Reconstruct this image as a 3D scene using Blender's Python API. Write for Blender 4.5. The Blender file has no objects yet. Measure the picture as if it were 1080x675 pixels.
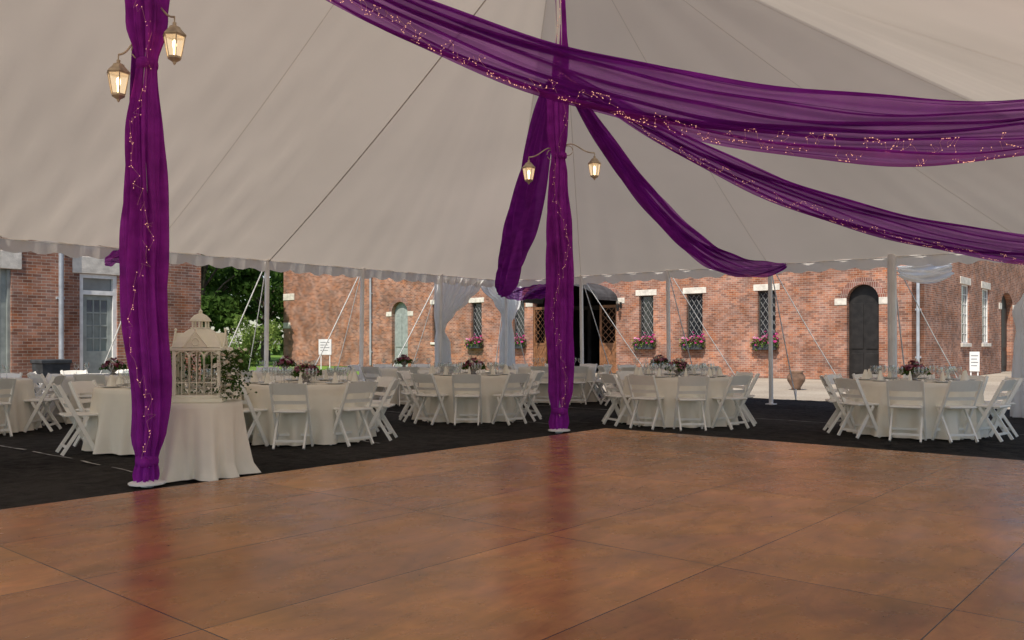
import bpy, math, random
import numpy as np
from mathutils import Vector, Matrix
random.seed(7)
scene=bpy.context.scene
COL=scene.collection
R=math.radians
pi=math.pi
# ------------------------------------------------------------------ frames
U=(.648,.762); V=(.762,-.648); C0=(.68,12.3)
TH=math.atan2(.762,.648)          # local x -> U
TB=math.atan2(-.648,.762)         # local x -> V
def TL(a,b,z=0.0): return (C0[0]+a*U[0]+b*V[0], C0[1]+a*U[1]+b*V[1], z)
def on_line(P,d,k): return (k*P[1]-P[0])/(d[0]-k*d[1])
# ------------------------------------------------------------------ materials
def newmat(name):
    m=bpy.data.materials.new(name); m.use_nodes=True
    nt=m.node_tree; nt.nodes.clear()
    return m,nt,nt.nodes,nt.links
def mk(name,col,rough=.6,var=.12,nscale=8,bump=0.0,bscale=60,metal=0,spec=.4,trans=0,emis=None,col2=None,coat=0):
    m,nt,N,L=newmat(name)
    o=N.new('ShaderNodeOutputMaterial'); p=N.new('ShaderNodeBsdfPrincipled')
    L.new(p.outputs[0],o.inputs[0])
    tc=N.new('ShaderNodeTexCoord')
    n=N.new('ShaderNodeTexNoise'); n.inputs['Scale'].default_value=nscale; n.inputs['Detail'].default_value=5
    L.new(tc.outputs['Object'],n.inputs['Vector'])
    mx=N.new('ShaderNodeMix'); mx.data_type='RGBA'
    c2=col2 if col2 else tuple(c*(1-2*var) for c in col)
    c1=col if col2 else tuple(min(1,c*(1+var)) for c in col)
    mx.inputs['A'].default_value=(*c1,1); mx.inputs['B'].default_value=(*c2,1)
    mr=N.new('ShaderNodeMapRange'); mr.inputs[1].default_value=.35; mr.inputs[2].default_value=.65
    L.new(n.outputs[0],mr.inputs[0]); L.new(mr.outputs[0],mx.inputs['Factor'])
    L.new(mx.outputs['Result'],p.inputs['Base Color'])
    p.inputs['Roughness'].default_value=rough; p.inputs['Metallic'].default_value=metal
    p.inputs['Specular IOR Level'].default_value=spec
    if coat: p.inputs['Coat Weight'].default_value=coat
    if trans: p.inputs['Transmission Weight'].default_value=trans
    if emis: p.inputs['Emission Color'].default_value=(*emis[0],1); p.inputs['Emission Strength'].default_value=emis[1]
    if bump:
        b=N.new('ShaderNodeBump'); b.inputs['Strength'].default_value=bump; b.inputs['Distance'].default_value=.02
        n2=N.new('ShaderNodeTexNoise'); n2.inputs['Scale'].default_value=bscale; n2.inputs['Detail'].default_value=4
        L.new(tc.outputs['Object'],n2.inputs['Vector']); L.new(n2.outputs[0],b.inputs['Height']); L.new(b.outputs[0],p.inputs['Normal'])
    return m
def cloth_mat(name,col,transl,tfac=0.0,fold=0.0,nscale=1.2,bumpd=.05,var=.93):
    """diffuse + translucent (+ see-through weave) fabric"""
    m,nt,N,L=newmat(name)
    o=N.new('ShaderNodeOutputMaterial'); d=N.new('ShaderNodeBsdfDiffuse'); t=N.new('ShaderNodeBsdfTranslucent')
    tc=N.new('ShaderNodeTexCoord'); n=N.new('ShaderNodeTexNoise'); n.inputs['Scale'].default_value=nscale; n.inputs['Detail'].default_value=6
    L.new(tc.outputs['Object'],n.inputs['Vector'])
    mx=N.new('ShaderNodeMix'); mx.data_type='RGBA'; mx.inputs['A'].default_value=(*col,1)
    mx.inputs['B'].default_value=(*[c*var for c in col],1)
    mm=N.new('ShaderNodeMapRange'); mm.inputs[1].default_value=.3; mm.inputs[2].default_value=.7; L.new(n.outputs[0],mm.inputs[0]); L.new(mm.outputs[0],mx.inputs['Factor'])
    L.new(mx.outputs['Result'],d.inputs[0]); L.new(mx.outputs['Result'],t.inputs[0])
    s=N.new('ShaderNodeMixShader'); s.inputs[0].default_value=transl
    L.new(d.outputs[0],s.inputs[1]); L.new(t.outputs[0],s.inputs[2])
    if fold:
        b=N.new('ShaderNodeBump'); b.inputs['Strength'].default_value=fold; b.inputs['Distance'].default_value=bumpd
        L.new(n.outputs[0],b.inputs['Height']); L.new(b.outputs[0],d.inputs['Normal']); L.new(b.outputs[0],t.inputs['Normal'])
    out=s
    if tfac:
        tr=N.new('ShaderNodeBsdfTransparent'); tr.inputs[0].default_value=(*[min(1,.40+c*1.0) for c in col],1)
        lw=N.new('ShaderNodeLayerWeight'); lw.inputs[0].default_value=.35
        mr=N.new('ShaderNodeMapRange'); mr.inputs[1].default_value=0; mr.inputs[2].default_value=1
        mr.inputs[3].default_value=1-tfac; mr.inputs[4].default_value=1.0
        L.new(lw.outputs['Facing'],mr.inputs[0])
        q=N.new('ShaderNodeMixShader'); L.new(mr.outputs[0],q.inputs[0]); L.new(tr.outputs[0],q.inputs[1]); L.new(s.outputs[0],q.inputs[2]); out=q
    L.new(out.outputs[0],o.inputs[0]); return m
def brick_mat(name,c1,c2,mo,bw=.215,rh=.075,ms=.006):
    m,nt,N,L=newmat(name)
    o=N.new('ShaderNodeOutputMaterial'); p=N.new('ShaderNodeBsdfPrincipled'); L.new(p.outputs[0],o.inputs[0])
    tc=N.new('ShaderNodeTexCoord'); sp=N.new('ShaderNodeSeparateXYZ'); L.new(tc.outputs['Object'],sp.inputs[0])
    ad=N.new('ShaderNodeMath'); L.new(sp.outputs[0],ad.inputs[0]); L.new(sp.outputs[1],ad.inputs[1])
    cb=N.new('ShaderNodeCombineXYZ'); L.new(ad.outputs[0],cb.inputs[0]); L.new(sp.outputs[2],cb.inputs[1])
    b=N.new('ShaderNodeTexBrick'); b.inputs['Scale'].default_value=1; b.inputs['Brick Width'].default_value=bw
    b.inputs['Row Height'].default_value=rh; b.inputs['Mortar Size'].default_value=ms; b.inputs['Mortar Smooth'].default_value=.3
    b.inputs['Color1'].default_value=(*c1,1); b.inputs['Color2'].default_value=(*c2,1); b.inputs['Mortar'].default_value=(*mo,1)
    b.inputs['Bias'].default_value=-.1
    L.new(cb.outputs[0],b.inputs['Vector'])
    n=N.new('ShaderNodeTexNoise'); n.inputs['Scale'].default_value=.7; n.inputs['Detail'].default_value=8; n.inputs['Roughness'].default_value=.7
    L.new(tc.outputs['Object'],n.inputs['Vector'])
    hs=N.new('ShaderNodeHueSaturation'); L.new(b.outputs[0],hs.inputs['Color'])
    mr=N.new('ShaderNodeMapRange'); mr.inputs[1].default_value=.3; mr.inputs[2].default_value=.7; mr.inputs[3].default_value=.5; mr.inputs[4].default_value=1.5
    L.new(n.outputs[0],mr.inputs[0]); L.new(mr.outputs[0],hs.inputs['Value'])
    n5=N.new('ShaderNodeTexNoise'); n5.inputs['Scale'].default_value=2.3; n5.inputs['Detail'].default_value=6
    L.new(tc.outputs['Object'],n5.inputs['Vector'])
    mr5=N.new('ShaderNodeMapRange'); mr5.inputs[1].default_value=.3; mr5.inputs[2].default_value=.7; mr5.inputs[3].default_value=.75; mr5.inputs[4].default_value=1.1
    L.new(n5.outputs[0],mr5.inputs[0]); L.new(mr5.outputs[0],hs.inputs['Saturation'])
    L.new(hs.outputs[0],p.inputs['Base Color']); p.inputs['Roughness'].default_value=.9; p.inputs['Specular IOR Level'].default_value=.2
    bp=N.new('ShaderNodeBump'); bp.inputs['Strength'].default_value=.5; bp.inputs['Distance'].default_value=.01; bp.invert=True
    L.new(b.outputs[1],bp.inputs['Height']); L.new(bp.outputs[0],p.inputs['Normal'])
    return m
def floor_mat():
    m,nt,N,L=newmat('varnished_plywood')
    o=N.new('ShaderNodeOutputMaterial'); p=N.new('ShaderNodeBsdfPrincipled'); L.new(p.outputs[0],o.inputs[0])
    tc=N.new('ShaderNodeTexCoord')
    b=N.new('ShaderNodeTexBrick'); b.offset=0.0; b.inputs['Scale'].default_value=1
    b.inputs['Brick Width'].default_value=2.44; b.inputs['Row Height'].default_value=1.22; b.inputs['Mortar Size'].default_value=.0042
    b.inputs['Mortar Smooth'].default_value=.1
    b.inputs['Color1'].default_value=(.56,.235,.065,1); b.inputs['Color2'].default_value=(.40,.155,.040,1); b.inputs['Mortar'].default_value=(.06,.025,.012,1)
    mo=N.new('ShaderNodeMapping'); mo.inputs['Location'].default_value=(.52,.33,0); L.new(tc.outputs['Object'],mo.inputs[0])
    L.new(mo.outputs[0],b.inputs['Vector'])
    mp=N.new('ShaderNodeMapping'); mp.inputs['Scale'].default_value=(1.0,3.0,1); L.new(tc.outputs['Object'],mp.inputs[0])
    n=N.new('ShaderNodeTexNoise'); n.inputs['Scale'].default_value=1.8; n.inputs['Detail'].default_value=11; n.inputs['Distortion'].default_value=1.0; n.inputs['Roughness'].default_value=.66
    L.new(mp.outputs[0],n.inputs['Vector'])
    n2=N.new('ShaderNodeTexNoise'); n2.inputs['Scale'].default_value=.9; n2.inputs['Detail'].default_value=10; n2.inputs['Roughness'].default_value=.68
    L.new(tc.outputs['Object'],n2.inputs['Vector'])
    def rng(src,a,bb,c,d):
        r=N.new('ShaderNodeMapRange'); 
        for i,v in enumerate((a,bb,c,d)): r.inputs[i+1].default_value=v
        L.new(src,r.inputs[0]); return r.outputs[0]
    mu=N.new('ShaderNodeMath'); mu.operation='MULTIPLY'; L.new(rng(n.outputs[0],.3,.7,.74,1.22),mu.inputs[0]); L.new(rng(n2.outputs[0],.33,.67,.62,1.28),mu.inputs[1])
    n3=N.new('ShaderNodeTexNoise'); n3.inputs['Scale'].default_value=22; n3.inputs['Detail'].default_value=4
    L.new(tc.outputs['Object'],n3.inputs['Vector'])
    n4=N.new('ShaderNodeTexNoise'); n4.inputs['Scale'].default_value=2.2; n4.inputs['Detail'].default_value=6; n4.inputs['Roughness'].default_value=.6
    L.new(tc.outputs['Object'],n4.inputs['Vector'])
    hs=N.new('ShaderNodeHueSaturation'); L.new(b.outputs[0],hs.inputs['Color']); L.new(mu.outputs[0],hs.inputs['Value'])
    L.new(rng(n4.outputs[0],.3,.7,.494,.508),hs.inputs['Hue'])
    mx=N.new('ShaderNodeMix'); mx.data_type='RGBA'; L.new(hs.outputs[0],mx.inputs['A']); mx.inputs['B'].default_value=(.09,.04,.018,1)
    # screw heads: regular small dots
    vo=N.new('ShaderNodeTexVoronoi'); vo.inputs['Scale'].default_value=3.28; vo.inputs['Randomness'].default_value=.12; L.new(mo.outputs[0],vo.inputs['Vector'])
    sc=N.new('ShaderNodeMath'); sc.operation='LESS_THAN'; sc.inputs[1].default_value=.030; L.new(vo.outputs['Distance'],sc.inputs[0])
    mxx=N.new('ShaderNodeMath'); mxx.operation='MAXIMUM'; L.new(rng(n3.outputs[0],.64,.78,0,.65),mxx.inputs[0])
    s2=N.new('ShaderNodeMath'); s2.operation='MULTIPLY'; s2.inputs[1].default_value=.75; L.new(sc.outputs[0],s2.inputs[0]); L.new(s2.outputs[0],mxx.inputs[1])
    L.new(mxx.outputs[0],mx.inputs['Factor'])
    L.new(mx.outputs['Result'],p.inputs['Base Color'])
    L.new(rng(n4.outputs[0],.3,.7,.18,.34),p.inputs['Roughness'])
    p.inputs['Specular IOR Level'].default_value=.7
    bp=N.new('ShaderNodeBump'); bp.inputs['Strength'].default_value=.20; bp.inputs['Distance'].default_value=.012
    ad=N.new('ShaderNodeMath'); ad.operation='SUBTRACT'; L.new(n2.outputs[0],ad.inputs[0]); L.new(b.outputs[1],ad.inputs[1])
    L.new(ad.outputs[0],bp.inputs['Height']); L.new(bp.outputs[0],p.inputs['Normal'])
    return m
def sheet_mat(name,c1,c2,scale,bump,rough=.95,spec=.2,dist=.03):
    m,nt,N,L=newmat(name)
    o=N.new('ShaderNodeOutputMaterial'); p=N.new('ShaderNodeBsdfPrincipled'); L.new(p.outputs[0],o.inputs[0])
    tc=N.new('ShaderNodeTexCoord')
    n=N.new('ShaderNodeTexNoise'); n.inputs['Scale'].default_value=scale; n.inputs['Detail'].default_value=10; n.inputs['Roughness'].default_value=.7
    n2=N.new('ShaderNodeTexNoise'); n2.inputs['Scale'].default_value=.35; n2.inputs['Detail'].default_value=5
    L.new(tc.outputs['Object'],n.inputs['Vector']); L.new(tc.outputs['Object'],n2.inputs['Vector'])
    av=N.new('ShaderNodeMath'); av.operation='ADD'; L.new(n.outputs[0],av.inputs[0]); L.new(n2.outputs[0],av.inputs[1])
    mr=N.new('ShaderNodeMapRange'); mr.inputs[1].default_value=.8; mr.inputs[2].default_value=1.2; L.new(av.outputs[0],mr.inputs[0])
    mx=N.new('ShaderNodeMix'); mx.data_type='RGBA'; mx.inputs['A'].default_value=(*c1,1); mx.inputs['B'].default_value=(*c2,1)
    L.new(mr.outputs[0],mx.inputs['Factor']); L.new(mx.outputs['Result'],p.inputs['Base Color'])
    p.inputs['Roughness'].default_value=rough; p.inputs['Specular IOR Level'].default_value=spec
    b=N.new('ShaderNodeBump'); b.inputs['Strength'].default_value=bump; b.inputs['Distance'].default_value=dist
    L.new(n.outputs[0],b.inputs['Height']); L.new(b.outputs[0],p.inputs['Normal'])
    return m
def foliage_mat(name,c1,c2,scale=1.0):
    m,nt,N,L=newmat(name)
    o=N.new('ShaderNodeOutputMaterial'); d=N.new('ShaderNodeBsdfDiffuse'); t=N.new('ShaderNodeBsdfTranslucent')
    tc=N.new('ShaderNodeTexCoord'); n=N.new('ShaderNodeTexNoise'); n.inputs['Scale'].default_value=scale; n.inputs['Detail'].default_value=4
    L.new(tc.outputs['Object'],n.inputs['Vector'])
    mr=N.new('ShaderNodeMapRange'); mr.inputs[1].default_value=.35; mr.inputs[2].default_value=.65; L.new(n.outputs[0],mr.inputs[0])
    mx=N.new('ShaderNodeMix'); mx.data_type='RGBA'; mx.inputs['A'].default_value=(*c1,1); mx.inputs['B'].default_value=(*c2,1)
    L.new(mr.outputs[0],mx.inputs['Factor']); L.new(mx.outputs['Result'],d.inputs[0]); L.new(mx.outputs['Result'],t.inputs[0])
    s=N.new('ShaderNodeMixShader'); s.inputs[0].default_value=.35; L.new(d.outputs[0],s.inputs[1]); L.new(t.outputs[0],s.inputs[2]); L.new(s.outputs[0],o.inputs[0])
    return m
M_canopy=cloth_mat('tent_canvas',(.71,.615,.51),.36,0,.40,.35,.06,.88)
M_val=cloth_mat('valance_canvas',(.90,.84,.75),.4,0,.3,3,.02)
M_purple=cloth_mat('sheer_purple_fabric',(.46,.055,.58),.42,.46,.0,3,.03,.65)
M_purpled=cloth_mat('gathered_purple_fabric',(.52,.060,.60),.40,.20,.3,6,.03,.6)
M_curtain=cloth_mat('white_voile',(.98,.98,.97),.55,.04,.15,3,.02,.98)
M_ivory=cloth_mat('ivory_linen',(.96,.91,.79),.08,0,.25,5,.01,.95)
M_chair=mk('white_resin',(.94,.92,.86),.4,.02,6,spec=.45)
M_pole=mk('white_painted_metal',(.92,.91,.89),.35,.04,4,spec=.5)
M_seam=mk('canvas_webbing',(.62,.56,.49),.8,.1,10)
M_seamf=cloth_mat('canvas_seam',(.78,.69,.59),.50,.45,.0,3,.02,.95)
M_rope=mk('guy_strap_webbing',(.88,.88,.86),.8,.1,10)
M_floor=floor_mat()
M_black=sheet_mat('black_ground_fabric',(.006,.006,.006),(.055,.050,.045),6,1,.9,.15,.09)
M_gravel=sheet_mat('pale_gravel',(.45,.39,.31),(.28,.23,.18),14,.6)
M_grass=sheet_mat('lawn_grass',(.17,.28,.045),(.08,.15,.025),5,.7)
M_line=mk('fabric_seam_tape',(.42,.41,.39),.9,.3,6)
M_brick=brick_mat('red_brick',(.38,.16,.092),(.17,.070,.047),(.42,.35,.28))
M_stone=mk('pale_limestone',(.68,.63,.55),.85,.12,5,.3,30)
M_winframe=mk('dark_window_frame',(.06,.055,.05),.5,.1,6)
M_whiteframe=mk('white_painted_wood',(.80,.79,.76),.5,.06,6)
M_glass=mk('dark_window_glass',(.02,.024,.028),.06,.2,1.2,spec=.8)
M_lead=mk('window_lead',(.35,.35,.34),.5,.1,10)
M_oak=mk('orange_oak_door',(.22,.10,.045),.5,.2,7,.2,30)
M_blackdoor=mk('dark_door',(.018,.016,.015),.5,.2,5)
M_awn=mk('dark_awning_canvas',(.06,.06,.065),.9,.2,3,.2,8)
M_greydoor=mk('grey_painted_door',(.30,.33,.31),.5,.1,5)
M_inner=mk('interior_painted_dark',(.035,.03,.028),.9,.3,1.2)  # near-black colour paints in the darkness of the room behind the arch
M_roof=mk('slate_roof',(.09,.09,.10),.7,.25,3,.3,10)
M_pipe=mk('galvanised_pipe',(.45,.48,.52),.4,.1,4,metal=.3)
M_bark=mk('tree_bark',(.09,.065,.045),.9,.3,6,.6,20)
M_leaf=foliage_mat('tree_leaves',(.085,.15,.032),(.020,.045,.012),.5)
M_leaf2=foliage_mat('shrub_leaves',(.30,.38,.11),(.10,.16,.035),1.5)
M_green=foliage_mat('bouquet_greens',(.12,.20,.05),(.03,.07,.02),20)
M_burg=mk('burgundy_petals',(.20,.018,.05),.7,.3,30)
M_mauve=mk('dusky_pink_petals',(.50,.20,.28),.7,.3,30)
M_cream=mk('cream_petals',(.90,.86,.76),.7,.08,30)
M_pink=mk('magenta_petals',(.62,.05,.28),.7,.3,20)
M_lpink=mk('pale_pink_petals',(.75,.35,.50),.7,.2,20)
M_china=mk('white_china',(.82,.81,.79),.2,.03,6,spec=.6)
M_pewter=mk('silver_vase',(.30,.28,.27),.3,.1,6,metal=.7)
M_brass=mk('aged_brass',(.58,.48,.34),.45,.15,10,metal=.3)
M_cage=mk('cream_painted_metal',(.97,.93,.77),.5,.02,8)
M_planter=mk('dark_planter',(.045,.05,.055),.6,.2,5)
M_clay=mk('terracotta',(.20,.12,.08),.8,.2,5)
M_sign=mk('sign_white',(.75,.75,.73),.5,.05,5)
M_ink=mk('sign_grey_print',(.2,.2,.2),.6,.1,5)
M_bulb=mk('warm_bulb',(1,.8,.5),.5,0,1,emis=((1,.62,.28),12))
M_fairy=mk('fairy_bulb',(1,.7,.5),.5,0,1,emis=((1,.46,.30),1.0))
M_wire=mk('glowing_fairy_wire',(.66,.28,.36),.5,.1,10,emis=((1,.36,.30),.07))  # wire tinted pink and made to glow faintly itself, besides the bulbs
def clear_mat(name,tint,k):
    m,nt,N,L=newmat(name)
    o=N.new('ShaderNodeOutputMaterial'); t=N.new('ShaderNodeBsdfTransparent'); t.inputs[0].default_value=(*tint,1)
    g=N.new('ShaderNodeBsdfGlossy'); g.inputs['Roughness'].default_value=.08
    lw=N.new('ShaderNodeLayerWeight'); lw.inputs[0].default_value=k
    n=N.new('ShaderNodeTexNoise'); n.inputs['Scale'].default_value=6
    a=N.new('ShaderNodeMath'); a.operation='MULTIPLY_ADD'; L.new(n.outputs[0],a.inputs[0]); a.inputs[1].default_value=.08; L.new(lw.outputs['Facing'],a.inputs[2])
    s=N.new('ShaderNodeMixShader'); L.new(a.outputs[0],s.inputs[0]); L.new(t.outputs[0],s.inputs[1]); L.new(g.outputs[0],s.inputs[2]); L.new(s.outputs[0],o.inputs[0]); return m
M_wine=clear_mat('clear_glass',(.93,.95,.95),.35)
def lampglass():
    m,nt,N,L=newmat('lit_lantern_glass')
    o=N.new('ShaderNodeOutputMaterial'); t=N.new('ShaderNodeBsdfTransparent'); e=N.new('ShaderNodeEmission')
    e.inputs[0].default_value=(1,.72,.42,1); e.inputs[1].default_value=1.1
    n=N.new('ShaderNodeTexNoise'); n.inputs['Scale'].default_value=12
    mr=N.new('ShaderNodeMapRange'); mr.inputs[3].default_value=.25; mr.inputs[4].default_value=.7; L.new(n.outputs[0],mr.inputs[0])
    s=N.new('ShaderNodeMixShader'); L.new(mr.outputs[0],s.inputs[0]); L.new(t.outputs[0],s.inputs[1]); L.new(e.outputs[0],s.inputs[2]); L.new(s.outputs[0],o.inputs[0]); return m
M_lglass=lampglass()
for m_ in (M_fairy,M_wire,M_lglass): m_.cycles.emission_sampling='NONE'
# ------------------------------------------------------------------ geometry
class G:
    def __init__(s): s.v=[]; s.f=[]; s.mi=[]; s.m=0
    def face(s,pts):
        i=len(s.v); s.v+= [tuple(p) for p in pts]; s.f.append(tuple(range(i,i+len(pts)))); s.mi.append(s.m)
    def quadgrid(s,rows,closed=False):
        n=len(rows[0]); i=len(s.v)
        for r in rows: s.v+=[tuple(p) for p in r]
        for j in range(len(rows)-1):
            for k in range(n if closed else n-1):
                k2=(k+1)%n
                s.f.append((i+j*n+k,i+j*n+k2,i+(j+1)*n+k2,i+(j+1)*n+k)); s.mi.append(s.m)
    def box(s,x0,x1,y0,y1,z0,z1,c=0.0):
        if c<=0:
            i=len(s.v); s.v+=[(x,y,z) for z in (z0,z1) for y in (y0,y1) for x in (x0,x1)]
            for f in ((0,2,3,1),(4,5,7,6),(0,1,5,4),(2,6,7,3),(0,4,6,2),(1,3,7,5)):
                s.f.append(tuple(i+k for k in f)); s.mi.append(s.m)
        else:
            def ring(d,z): return [(x0+d,y0+d,z),(x1-d,y0+d,z),(x1-d,y1-d,z),(x0+d,y1-d,z)]
            rows=[ring(c,z0),ring(0,z0+c),ring(0,z1-c),ring(c,z1)]
            s.quadgrid(rows,True); s.face(rows[0][::-1]); s.face(rows[-1])
    def tube(s,pts,r,n=8,cap=True):
        pts=[Vector(p) for p in pts]; rows=[]
        for i,p in enumerate(pts):
            d=(pts[min(i+1,len(pts)-1)]-pts[max(i-1,0)]).normalized()
            a=d.cross(Vector((0,0,1)))
            if a.length<.01: a=Vector((1,0,0))
            a.normalize(); b=a.cross(d).normalized()
            rr=r[i] if isinstance(r,(list,tuple)) else r
            rows.append([p+a*rr*math.cos(2*pi*k/n)+b*rr*math.sin(2*pi*k/n) for k in range(n)])
        s.quadgrid(rows,True)
        if cap: s.face(rows[0][::-1]); s.face(rows[-1])
    def bar(s,p0,p1,w,t):
        p0=Vector(p0); p1=Vector(p1); d=(p1-p0).normalized(); a=Vector((1,0,0))
        if abs(d.dot(a))>.9: a=Vector((0,0,1))
        a=(a-d*a.dot(d)).normalized(); b=a.cross(d)
        rows=[[p+a*w/2*i+b*t/2*j for i,j in ((-1,-1),(1,-1),(1,1),(-1,1))] for p in (p0,p1)]
        s.quadgrid(rows,True); s.face(rows[0][::-1]); s.face(rows[1])
    def lathe(s,prof,n=16,o=(0,0,0)):
        rows=[[(o[0]+r*math.cos(2*pi*k/n),o[1]+r*math.sin(2*pi*k/n),o[2]+z) for k in range(n)] for r,z in prof]
        s.quadgrid(rows,True)
    def ball(s,c,r,n=6,m=4,sq=1):
        s.lathe([(max(.0005,r*math.sin(pi*j/m)),-r*math.cos(pi*j/m)*sq) for j in range(m+1)],n,c)
    def leaf(s,c,sz,rnd):
        a=Vector((rnd.gauss(0,1),rnd.gauss(0,1),rnd.gauss(0,1))).normalized(); b=a.cross(Vector((rnd.gauss(0,1),rnd.gauss(0,1),rnd.gauss(0,1)))).normalized()
        c=Vector(c); s.face([c-a*sz,c-b*sz*.6,c+a*sz,c+b*sz*.6])
def put(g,name,mats,loc=(0,0,0),rot=0,parent=None,smooth=False,label=None,cat=None,group=None,kind=None):
    me=bpy.data.meshes.new(name); me.from_pydata(g.v,[],g.f)
    if not isinstance(mats,(list,tuple)): mats=[mats]
    for m in mats: me.materials.append(m)
    me.polygons.foreach_set('material_index',g.mi)
    if smooth: me.polygons.foreach_set('use_smooth',[True]*len(g.f))
    me.update()
    o=bpy.data.objects.new(name,me); COL.objects.link(o); o.location=loc; o.rotation_euler=(0,0,rot)
    if parent: o.parent=parent
    tag(o,label,cat,group,kind); return o
def tag(o,label=None,cat=None,group=None,kind=None):
    if label:o['label']=label
    if cat:o['category']=cat
    if group:o['group']=group
    if kind:o['kind']=kind
def empty(name,loc,rot=0,label=None,cat=None,group=None,parent=None):
    o=bpy.data.objects.new(name,None); COL.objects.link(o); o.location=loc; o.rotation_euler=(0,0,rot); o.empty_display_size=.2
    if parent:o.parent=parent
    tag(o,label,cat,group); return o
def dup(o,loc,rot,scale=None,label=None):
    n=o.copy(); COL.objects.link(n); n.location=loc; n.rotation_euler=(0,0,rot)
    if scale: n.scale=scale
    if label: n['label']=label
    for c in o.children:
        m=c.copy(); COL.objects.link(m); m.parent=n
        for c2 in c.children:
            q=c2.copy(); COL.objects.link(q); q.parent=m
    return n
# ------------------------------------------------------------------ ground
g=G(); g.face([(-700,-300,0),(700,-300,0),(700,1200,0),(-700,1200,0)]); put(g,'ground',M_grass,(0,0,-.02),kind='structure')
g=G(); g.face([(-40,-40,0),(60,-40,0),(60,20,0),(-40,20,0)]); put(g,'courtyard_gravel',M_gravel,TL(0,0,-.012),TH,kind='structure')
g=G()
nx,ny=150,120
rows=[]
rr=random.Random(2)
for j in range(ny+1):
    rows.append([(-13+(22.3)*i/nx, -8.6+21.6*j/ny, .004+rr.random()*.016 if 0<i<nx and 0<j<ny else -.004) for i in range(nx+1)])
g.quadgrid(rows); put(g,'black_ground_cover',M_black,TL(0,0,0),TH,smooth=True,kind='structure')
g=G()
for a in (-12.2,-9,-5.8,-2.6,.9,3.9):
    y=.9 if a<1 else -8
    pts=[(a+.03*math.sin(i*.3)+.015*math.sin(i*1.3)+.01*math.sin(i*3.1), y+i*.25) for i in range(int((12.6-y)/.25))]
    for p,q in zip(pts[:-1],pts[1:]):
        if rr.random()<.85:
            w=.008+.012*rr.random(); g.face([(p[0]-w,p[1],.023),(p[0]+w,p[1],.023),(q[0]+w,q[1],.023),(q[0]-w,q[1],.023)])
put(g,'ground_cover_seams',M_line,TL(0,0,0),TH,kind='structure')
g=G(); g.box(-11.5,.7,-8.1,-.33,0,.045,.006); put(g,'dance_floor',M_floor,TL(0,0,.0),TH,kind='structure')
# ------------------------------------------------------------------ tent
WL,WR,AE,A0,EV,PK=7.3,8.0,7.3,-6.1,2.95,7.7
tent=empty('tent',TL(0,0,0),TH,'large white pole tent with scalloped edge over the dance floor','tent')
def crown(a):
    if a>=0 or a<=A0: return PK
    f=(a/6.1)%1.0
    return PK-.30*math.sin(pi*f)
def cz(foot_a,r,per,rip=1):
    z=crown(foot_a)*(1-r)+EV*r-.16*4*r*(1-r)
    z+=rip*(.010*r**3*math.sin(per*2*pi/.61+2*math.sin(per*.37))*(.6+.4*math.sin(per*.83))+.030*r*(1-r)*math.sin(per*2*pi/2.43)+.009*r**2*math.sin(per*5.3+r*9)+.02*r*(1-r)*math.sin(per*2.1-r*12))
    return z
per=[]
def addline(p,q,step=.12):
    n=int(math.hypot(q[0]-p[0],q[1]-p[1])/step)
    for i in range(n): per.append((p[0]+(q[0]-p[0])*i/n,p[1]+(q[1]-p[1])*i/n))
AM=A0-7.3
addline((AM,WL),(AE,WL)); addline((AE,WL),(AE,-WR)); addline((AE,-WR),(AM,-WR)); addline((AM,-WR),(AM,WL))
g=G(); rows=[]; NR=48
S=0; arc=[]
for i,p in enumerate(per):
    if i: S+=math.hypot(p[0]-per[i-1][0],p[1]-per[i-1][1])
    arc.append(S)
for j in range(NR+1):
    r=j/NR; row=[]
    for p,s_ in zip(per,arc):
        f=min(0,max(A0,p[0]))
        # fine wrinkles toward the side eave beside the first pole
        wr=0
        if p[1]>7 and p[0]<-1: wr=.012*r*math.sin(s_*11+r*21)+.010*r*math.sin(s_*17-r*13)
        row.append((f+(p[0]-f)*r,p[1]*r,cz(f,r,s_)+wr))
    rows.append(row)
g.quadgrid(rows,True); put(g,'canopy',M_canopy,parent=tent,smooth=True)
g=G(); rows=[]
for k in range(4):
    row=[]
    for p,s_ in zip(per,arc):
        f=min(0,max(A0,p[0])); z0=cz(f,1,s_)
        sc=.15+.07*abs(math.sin(s_*pi/.45))
        o=1+(.004*math.sin(s_*9)+.0015*k)
        row.append((p[0]*1 if abs(p[0])<7 else p[0]*o,p[1]*o,z0-sc*k/3))
    rows.append(row)
g.quadgrid(rows,True); put(g,'valance',M_val,parent=tent,smooth=True)
g=G(); g.tube([(p[0]*.998,p[1]*.998,EV-.015) for p in per[::6]]+[(per[0][0]*.998,per[0][1]*.998,EV-.015)],.010,6); put(g,'eave_rope',M_rope,parent=tent)
side=[(a,WL) for a in (7.3,4.87,2.43,0,-2.43,-4.87,-7.3,-9.7,-12.2)]
end=[(7.3,WL-2.43*i) for i in range(1,6)]+[(7.3,-WR)]
rside=[(a,-WR) for a in (4.87,2.43,0,-2.43,-4.87,-7.3)]
def strapline(e,w=.028,dz=.02,n=44):
    f=min(0,max(A0,e[0])); pts=[]
    for j in range(n+1):
        r=.02+.975*j/n; pts.append(Vector((f+(e[0]-f)*r,e[1]*r,cz(f,r,0,0)-dz)))
    d=Vector((e[0]-f,e[1],0)).normalized(); q=Vector((-d.y,d.x,0))*w/2
    return [[p-q for p in pts],[p+q for p in pts]]
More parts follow.
